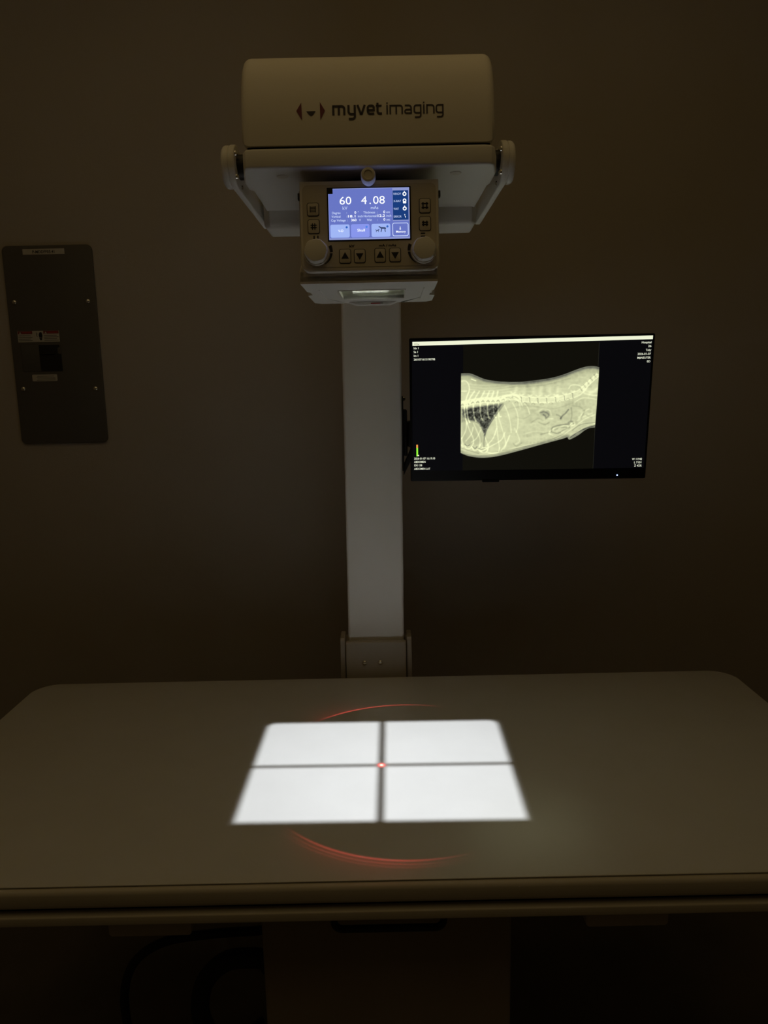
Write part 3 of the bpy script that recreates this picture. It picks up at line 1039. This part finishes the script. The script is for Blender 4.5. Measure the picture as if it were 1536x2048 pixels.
sc.rect(-0.2392, -0.2362, -0.0970, -0.0944, yy - .0002, BAR)
screen = sc.build('screen', mon, local=True, smooth=0)


# ---- the radiograph itself, computed point by point as the screen's picture
def radiograph():
    H = np.array([4.809597541944406, 0.014874398616000505, 761.0679112006052, -0.09644896920104187, -4.891752610466424, 506.9895009285216,
                  -2.476129121123891e-05, -0.0001603658631393767, 1.0]).reshape(3, 3)
    step = 0.85
    xs = np.arange(-147.5, 145.0, step)
    zs = np.arange(-104.0, 91.0, step)
    X, Z = np.meshgrid(xs, zs)
    q = np.stack([X.ravel(), Z.ravel(), np.ones(X.size)])
    h_ = H @ q
    U, V = h_[0] / h_[2], h_[1] / h_[2]
    n = U.size
    rng = np.random.default_rng(3)

    def pdist(pts, closed=False):
        P = np.array(pts, float)
        if closed:
            P = np.vstack([P, P[:1]])
        d = np.full(n, 1e9)
        for a, b_ in zip(P, P[1:]):
            ab = b_ - a
            L2 = max(1e-9, ab @ ab)
            t = np.clip(((U - a[0]) * ab[0] + (V - a[1]) * ab[1]) / L2, 0, 1)
            d = np.minimum(d, np.hypot(U - a[0] - t * ab[0], V - a[1] - t * ab[1]))
        return d

    def inside(pts):
        P = np.array(pts, float)
        r = np.zeros(n, bool)
        j = len(P) - 1
        for i in range(len(P)):
            yi, yj = P[i, 1], P[j, 1]
            c_ = (yi > V) != (yj > V)
            with np.errstate(divide='ignore', invalid='ignore'):
                xx = (P[j, 0] - P[i, 0]) * (V - yi) / (yj - yi + 1e-12) + P[i, 0]
            r ^= c_ & (U < xx)
            j = i
        return r

    def sdf(pts):
        d = pdist(pts, True)
        return np.where(inside(pts), d, -d)

    def noise(scale, ax_=1.0):
        gx, gy = int(1600 / scale) + 3, int(1200 / (scale * ax_)) + 3
        G = rng.random((gy, gx))
        u = np.clip(U / scale + 0.5, 0, gx - 2.001)
        v = np.clip(V / (scale * ax_) + 0.5, 0, gy - 2.001)
        i, j = u.astype(int), v.astype(int)
        fu, fv = u - i, v - j
        fu, fv = fu * fu * (3 - 2 * fu), fv * fv * (3 - 2 * fv)
        return (G[j, i] * (1 - fu) + G[j, i + 1] * fu) * (1 - fv) + (G[j + 1, i] * (1 - fu) + G[j + 1, i + 1] * fu) * fv - 0.5

    sm = lambda a, lo, hi: np.clip((a - lo) / (hi - lo), 0, 1) ** 2 * (3 - 2 * np.clip((a - lo) / (hi - lo), 0, 1))
    top = catmull([(62, 138), (110, 136), (170, 142), (300, 195), (400, 214), (480, 222), (640, 225), (760, 215), (950, 190), (1090, 155),
                   (1250, 95), (1330, 70), (1390, 62), (1440, 65), (1476, 75)], 5)
    bot = catmull([(1432, 690), (1380, 695), (1330, 718), (1260, 770), (1180, 812), (1158, 806), (1148, 790), (1100, 806), (900, 860), (650, 930),
                   (430, 985), (270, 1000), (150, 985), (90, 965), (58, 950)], 5)
    body = list(top) + [(1462, 300)] + list(bot) + [(60, 500)]
    sd = sdf(body)
    val = np.full(n, 0.835)
    val += 0.04 * noise(160) + 0.055 * noise(70, .6) + 0.045 * noise(28, .6) + 0.02 * noise(12)
    # thinner skin rim along back and belly
    dt = pdist(top)
    val -= 0.34 * (1 - sm(dt, 6, 40)) + 0.10 * (1 - sm(dt, 30, 110))
    db = pdist(bot)
    val -= 0.26 * (1 - sm(db, 4, 44))
    val += 0.10 * np.exp(-((dt - 3) / 4) ** 2)

    def add(pts, w, amp, smooth=8):
        nonlocal val
        d = pdist(catmull(pts, smooth) if smooth else pts)
        val = val + amp * np.exp(-(d / w) ** 2)

    # belly lines
    add([(60, 945), (200, 968), (330, 962), (480, 935), (700, 880), (900, 838), (1060, 790), (1200, 700), (1320, 610), (1430, 560)], 5, 0.10)
    add([(430, 940), (620, 905), (820, 860), (980, 815), (1120, 755)], 3.5, -0.16)
    add([(1240, 750), (1320, 690), (1430, 650)], 6, 0.13)
    add([(1180, 790), (1300, 715), (1430, 672)], 5, -0.30)
    add([(1200, 720), (1290, 660), (1430, 640)], 4, -0.18)
    # lungs: dark, mottled
    lung = [(66, 500), (160, 478), (300, 462), (420, 448), (500, 442), (470, 485), (420, 560), (370, 640), (325, 720), (300, 812), (270, 720), (245, 655), (190, 630), (66, 640)]
    ls = sm(sdf(lung), -10, 26)
    mott = 0.42 + 0.9 * noise(17) + 0.6 * noise(9)
    val = val * (1 - ls) + ls * np.clip(0.44 - 0.34 * np.clip(mott, -.3, 1.0), 0.10, 0.8)
    heart = [(66, 560), (130, 600), (200, 640), (250, 680), (285, 780), (290, 860), (150, 880), (66, 850)]
    hs = sm(sdf(heart), -10, 20)
    val = val * (1 - hs * 0.8) + hs * 0.8 * (0.74 + 0.05 * noise(40))
    # diaphragm edge
    add([(500, 455), (430, 550), (360, 650), (318, 730), (298, 810), (296, 890)], 6, -0.20)
    # ribs over the chest
    for k, x in enumerate((95, 120, 185, 255, 330, 392, 440)):
        add([(x + 4, 445), (x + 2, 520), (x + 14, 600 - k * 4), (x + 30, 650 - k * 12)], 7, 0.36 if k < 5 else 0.2)
    # spinous processes
    for k, x in enumerate((150, 205, 262, 318, 368, 415)):
        add([(x - 10, 420 - k * 4), (x + 10, 375), (x + 48 - k * 5, 322)], 8, 0.15)
    for x in (620, 705, 800, 875, 965, 1050):
        add([(x + 8, 350), (x, 318), (x + 6, 285)], 20, 0.075)
    # shoulder blade
    add([(66, 215), (110, 215), (140, 255), (145, 310), (120, 380), (108, 430)], 7, 0.16)
    add([(66, 320), (120, 318)], 6, 0.12)
    add([(165, 195), (212, 212)], 5, 0.30)
    for yv in (245, 275, 300, 330):
        add([(150, yv), (300, yv + 14), (470, yv + 5), (640, yv - 20)], 5, 0.05)
    for yv in (250, 275, 225):
        add([(560, yv), (760, yv - 5), (960, yv - 28), (1180, yv - 90)], 6, -0.045)
    # spine
    sp_ = [(62, 450), (120, 442), (180, 428), (240, 420), (300, 410), (360, 412), (420, 412), (470, 400), (520, 388), (600, 378), (680, 398), (760, 404),
           (850, 412), (940, 410), (1030, 402), (1110, 388), (1200, 362), (1270, 335), (1320, 290), (1380, 225), (1455, 160)]
    c_sp = catmull(sp_, 6)
    d = pdist(c_sp)
    taper = 30 - 12 * sm(U, 1250, 1400)
    val = val + 0.10 * (1 - sm(d, taper * 0.6, taper * 1.5)) * np.where(U < 480, .7, 1) + 0.09 * np.exp(-((d - taper * 0.85) / 5) ** 2) + 0.05 * noise(14) * (1 - sm(d, 20, 40))
    # wavy upper edge and body arches
    for k in range(9):
        x = 72 + k * 52
        yv = np.interp(x, [p_[0] for p_ in sp_], [p_[1] for p_ in sp_])
        add([(x - 22, yv + 20), (x - 8, yv - 8), (x + 12, yv - 14), (x + 28, yv + 2)], 6, 0.22)
        add([(x - 10, yv + 14), (x + 6, yv + 6), (x + 18, yv + 16)], 4.5, -0.18)
    add([(470, 400), (520, 372), (590, 358), (640, 372), (680, 410)], 8, 0.16)
    add([(500, 392), (545, 380), (575, 400)], 5, -0.12)
    add([(575, 385), (610, 375), (650, 395)], 5, -0.12)
    for k, x in enumerate((588, 676, 762, 846, 936, 1028, 1118, 1202)):
        yv = np.interp(x, [p_[0] for p_ in sp_], [p_[1] for p_ in sp_])
        add([(x - 6, yv - 20), (x + 2, yv - 18), (x + 3, yv + 22), (x + 8, yv + 28)], 3.2, -0.34 if k else -0.12, 0)
        add([(x - 30, yv + 42), (x - 45, yv + 30), (x - 62, yv + 40)], 5, -0.12)
        add([(x - 14, yv - 46), (x + 4, yv - 38), (x + 22, yv - 44)], 9, 0.12)
    for k in range(5):
        x, yv = 1290 + k * 36, 300 - k * 34
        add([(x - 10, yv - 14), (x + 10, yv + 16)], 4, -0.2, 0)
        add([(x + 14, yv - 30), (x + 26, yv + 6)], 5, 0.12, 0)
    add([(1165, 290), (1190, 258), (1250, 255), (1300, 275)], 6, 0.12)
    add([(1330, 300), (1390, 330), (1465, 290)], 18, 0.10)
    add([(1320, 340), (1400, 360), (1460, 362)], 10, 0.12)
    add([(1230, 430), (1300, 390), (1380, 390), (1445, 405)], 7, 0.10)
    # ribs over the belly
    for pts in ([(500, 450), (540, 540), (565, 640), (575, 740)], [(590, 440), (630, 520), (645, 600), (640, 690), (625, 740)],
                [(670, 430), (690, 470)], [(700, 440), (740, 480), (765, 550)], [(420, 610), (430, 700), (440, 800), (455, 900)],
                [(440, 570), (480, 700), (510, 800), (520, 870), (500, 910)]):
        add(pts, 6, 0.11)
    add([(600, 380), (650, 420), (668, 500)], 7, 0.08)
    # crossing rib ends and the breastbone loops
    for pts in ([(118, 640), (110, 720), (72, 800)], [(120, 640), (150, 720), (185, 800), (190, 860)], [(185, 690), (165, 760), (110, 830)],
                [(190, 650), (230, 740), (255, 810), (250, 880)], [(260, 720), (220, 800), (170, 840)], [(260, 690), (310, 800), (335, 880), (330, 920)],
                [(66, 800), (80, 860)], [(425, 700), (390, 800), (320, 880)], [(510, 740), (470, 820), (350, 890), (250, 930)],
                [(560, 770), (520, 860), (470, 930)], [(100, 880), (120, 905), (160, 900), (185, 850)], [(175, 890), (195, 925), (235, 910), (270, 850)],
                [(240, 920), (290, 950), (330, 930), (345, 870)], [(64, 870), (85, 880), (75, 890)], [(280, 895), (320, 905), (270, 935), (250, 920), (280, 900)],
                [(320, 940), (380, 955), (440, 945), (455, 900)]):
        add(pts, 6.5, 0.14)
    for pts in ([(100, 860), (125, 880), (150, 868)], [(180, 885), (205, 905), (225, 885)], [(240, 905), (275, 915), (310, 905)]):
        add(pts, 4, -0.32)
    add([(64, 900), (150, 930), (240, 955)], 5, -0.14)
    # gut loops, gas and bones of the hip
    gas = [(865, 520), (920, 505), (970, 530), (975, 570), (930, 590), (880, 560)]
    gs = sm(sdf(gas), -14, 20)
    val -= gs * (0.10 + 0.20 * noise(24))
    for pts, a in (([(862, 520), (900, 500), (960, 510), (985, 560)], 0.08), ([(870, 540), (915, 530), (960, 560), (940, 590)], -0.2),
                   ([(905, 560), (925, 575), (930, 600)], -0.22), ([(1080, 600), (1100, 570), (1130, 545), (1160, 508)], -0.26),
                   ([(1040, 560), (1075, 575), (1085, 600)], -0.16), ([(1190, 490), (1195, 560), (1185, 620)], -0.13),
                   ([(985, 735), (1000, 690), (1080, 665), (1170, 655)], -0.22), ([(1000, 740), (1050, 750), (1110, 720), (1170, 690)], -0.2),
                   ([(1000, 770), (960, 745), (1010, 700)], 0.12), ([(1020, 715), (1080, 690), (1140, 690)], -0.16), ([(1060, 700), (1120, 670), (1160, 690), (1090, 740)], 0.12),
                   ([(1180, 660), (1210, 640), (1225, 660), (1195, 670)], 0.18), ([(1160, 640), (1195, 628), (1215, 650)], -0.18),
                   ([(860, 640), (920, 660), (960, 640)], -0.14), ([(960, 600), (1000, 600)], 0.12), ([(610, 700), (640, 760), (660, 830), (620, 860)], 0.09),
                   ([(600, 860), (630, 880), (680, 850)], -0.10), ([(880, 760), (960, 740)], -0.13), ([(780, 640), (850, 600), (900, 620)], -0.07),
                   ([(700, 760), (820, 730), (930, 740)], 0.06), ([(1270, 590), (1320, 530), (1370, 500)], 0.10), ([(1250, 620), (1330, 570), (1400, 545)], 0.08),
                   ([(1290, 600), (1330, 510)], -0.12), ([(1200, 470), (1280, 480), (1320, 520)], -0.07), ([(1340, 560), (1400, 590)], -0.08),
                   ([(540, 500), (760, 470), (1000, 500), (1200, 440)], -0.06), ([(620, 580), (700, 600), (760, 570)], -0.06)):
        add(pts, 8, a)
    val -= 0.05 * np.abs(noise(36)) * sm(U, 560, 760) * 2.2
    val = np.clip(val, 0.06, 1.0)
    rightgray = 0.0
    # colour: greenish cream on the screen, greyer in the thin rim
    lin = val ** 2.2
    tint = np.stack([0.965 * lin, 1.0 * lin, (0.60 + 0.16 * (1 - sm(val, .35, .75))) * lin], 1)
    mask = sm(sd, -2.0, 3.0)[:, None]
    back = np.array(srgb(15, 14, 9)[:3])[None, :]
    colr = tint * mask + back * (1 - mask)
    keep = sd > -6
    ny, nx = X.shape
    idx = np.arange(n).reshape(ny, nx)
    k2 = keep.reshape(ny, nx)
    fk = k2[:-1, :-1] & k2[1:, :-1] & k2[:-1, 1:] & k2[1:, 1:]
    quads = np.stack([idx[:-1, :-1][fk], idx[:-1, 1:][fk], idx[1:, 1:][fk], idx[1:, :-1][fk]], 1)
    used = np.unique(quads)
    remap = np.full(n, -1)
    remap[used] = np.arange(used.size)
    quads = remap[quads]
    co = np.stack([X.ravel() / 1000, np.full(n, -0.0010), Z.ravel() / 1000], 1)[used]
    me = bpy.data.meshes.new('radiograph')
    me.from_pydata(co.tolist(), [], quads.tolist())
    at = me.color_attributes.new('film', 'FLOAT_COLOR', 'POINT')
    rgba = np.concatenate([colr[used], np.ones((used.size, 1))], 1).astype(np.float32)
    at.data.foreach_set('color', rgba.ravel())
    m = glow('screen_radiograph', (1, 1, 1), 1.0)
    nt = m.node_tree
    a = nt.nodes.new('ShaderNodeVertexColor')
    a.layer_name = 'film'
    nt.links.new(a.outputs['Color'], nt.nodes['Principled BSDF'].inputs['Emission Color'])
    me.materials.append(m)
    o = bpy.data.objects.new('radiograph', me)
    COL.objects.link(o)
    o.parent = screen
    o['label'] = 'pale greenish radiograph on the dark screen'
    return o


radiograph()

# ------------------------------------------------------------------ monitor arm on the side of the column
arm = thing('monitor_mount', 'black jointed mount bolted to the side of the column behind the monitor', 'monitor mount', (0.045, 1.68, 1.31))
a = MB()
a.prism([(1.645, 1.235), (1.70, 1.235), (1.70, 1.402), (1.645, 1.402)], 'X', 0.0435, 0.0480, DARK, bev=0.001)
a.build('mounting_plate', arm)
MB().box(0.0478, 0.0565, 1.650, 1.70, 1.268, 1.372, DARK, bev=0.003).build('hinge_block', arm)
MB().box(0.0560, 0.0900, 1.655, 1.70, 1.287, 1.346, DARK, bev=0.006).build('elbow', arm)
MB().prism([(0.0470, 1.224), (0.0478, 1.250), (0.0640, 1.285), (0.0900, 1.300), (0.0900, 1.276), (0.0660, 1.262)], 'Y', 1.648, 1.668, DARK, bev=0.002).build('gusset', arm)
MB().tube([(0.085, 1.68, 1.315), (0.18, 1.70, 1.33), (0.28, 1.69, 1.352), (0.318, 1.665, 1.362)], 0.016, DARK, n=16).build('swing_tube', arm)
MB().box(0.265, 0.375, 1.620, 1.660, 1.315, 1.42, DARK, bev=0.004).build('mounting_bracket', arm)
for z in (1.3965, 1.249):
    MB().lathe(dome(0.0052, 0.0062), CHROME, axis_to((1, 0, 0), (0.0480, 1.655, z)), n=18).build('bolt', arm)

# ------------------------------------------------------------------ breaker panel on the wall
bp_ = thing('breaker_panel', 'grey metal breaker cover with rounded corners and small labels, screwed to the wall', 'electrical panel', (-0.843, 1.95, 1.543))
PX0, PX1, PZ0, PZ1 = -0.9575, -0.7285, 1.2925, 1.7945
yF = 1.944
MB().prism(rr(PX0, PX1, PZ0, PZ1, 0.014, n=8), 'Y', yF, 1.95, PANELG, bev=0.0015).build('cover_plate', bp_)
for x, z in ((-0.9383, 1.6562), (-0.7489, 1.6549), (-0.9383, 1.4363), (-0.7492, 1.4337)):
    MB().lathe(dome(0.0062, 0.0046), CHROME, axis_to((0, -1, 0), (x, yF, z)), n=20).build('screw', bp_)
q = MB()
q.prism([(-0.904, 1.7722), (-0.798, 1.7722), (-0.798, 1.7858), (-0.904, 1.7858)], 'Y', yF - .0005, yF, LABELW)
q.text('P-MDDFF05.41', -0.8505, 1.7750, 0.0072, yF - .0007, INK, 'CENTER', width=0.056, bold=0.02)
q.build('name_label', bp_, smooth=0)
q = MB()
wx0_, wx1_, wz0_, wz1_ = -0.9385, -0.8310, 1.5555, 1.5835
q.prism([(wx0_, wz0_), (wx1_, wz0_), (wx1_, wz1_), (wx0_, wz1_)], 'Y', yF - .0005, yF, LABELW)
for a0, a1 in ((wx0_ + .001, wx0_ + .0385), (wx1_ - .0405, wx1_ - .001)):
    q.rect(a0, a1, wz1_ - .0075, wz1_ - .0003, yF - .0007, LABELR)
    q.flat([(a0 + .003, wz1_ - .0066), (a0 + .009, wz1_ - .0066), (a0 + .006, wz1_ - .0015)], yF - .0008, LABELW)
    q.rect(a0 + .011, a1 - .004, wz1_ - .0048, wz1_ - .0031, yF - .0008, REDTXT)
    for r_ in range(4):
        q.rect(a0 + .001, a1 - .001 - .004 * (r_ % 2), wz0_ + .0030 + .0042 * r_, wz0_ + .0044 + .0042 * r_, yF - .0007, LINE)
# hand-and-spark pictogram
cx = (wx0_ + wx1_) / 2 + 0.003
q.flat([(cx - .001, 1.5665), (cx + .0065, 1.5660), (cx + .0075, 1.5720), (cx + .006, 1.5790), (cx + .003, 1.5805), (cx, 1.5790), (cx - .0025, 1.5730)], yF - .0007, INK)
q.flat([(cx - .0015, 1.5655), (cx + .006, 1.5655), (cx + .005, 1.5595), (cx + .001, 1.5595)], yF - .0008, INK)
q.stroke([(cx - .0085, 1.5790), (cx - .0060, 1.5755), (cx - .0080, 1.5735), (cx - .0062, 1.5685)], 0.0014, yF - .0007, INK)
q.build('warning_label', bp_, smooth=0)
q = MB()
q.prism(rr(-0.9345, -0.829, 1.4800, 1.5480, 0.003), 'Y', yF - .0010, yF, PANELD, bev=0.0006, seg=2)
q.build('breaker_frame', bp_)
sw = MB()
sw.prism([(-0.8850, 1.4815), (-0.8300, 1.4815), (-0.8300, 1.5235), (-0.8385, 1.5255), (-0.8385, 1.5400), (-0.8320, 1.5420), (-0.8345, 1.5475), (-0.8862, 1.5475), (-0.8862, 1.4980)],
         'Y', yF - .0022, yF - .0008, DARK)
sw.box(-0.8830, -0.8460, yF - .006, yF - .002, 1.5235, 1.5265, DARK, bev=0.0012)
sw.build('breaker_switch', bp_)
lk = MB()
lk.ring(-0.8335, 1.5325, 0.0028, 0.0050, yF - .0030, PANELG)
for v in lk.bm.verts:
    v.co.x = -0.8335 + (v.co.x + 0.8335) * 0.8
    v.co.z = 1.5325 + (v.co.z - 1.5325) * 1.7
lk.build('lock_ring', bp_, smooth=0)
q = MB()
q.prism(rr(-0.9115, -0.8465, 1.4555, 1.4725, 0.0025), 'Y', yF - .0008, yF, LABELW)
for r_ in range(4):
    q.rect(-0.9005 + 0.002 * (r_ % 2), -0.8515 - 0.003 * (r_ == 3), 1.4575 + .0034 * r_, 1.4587 + .0034 * r_, yF - .0010, LINE)
q.build('rating_label', bp_, smooth=0)
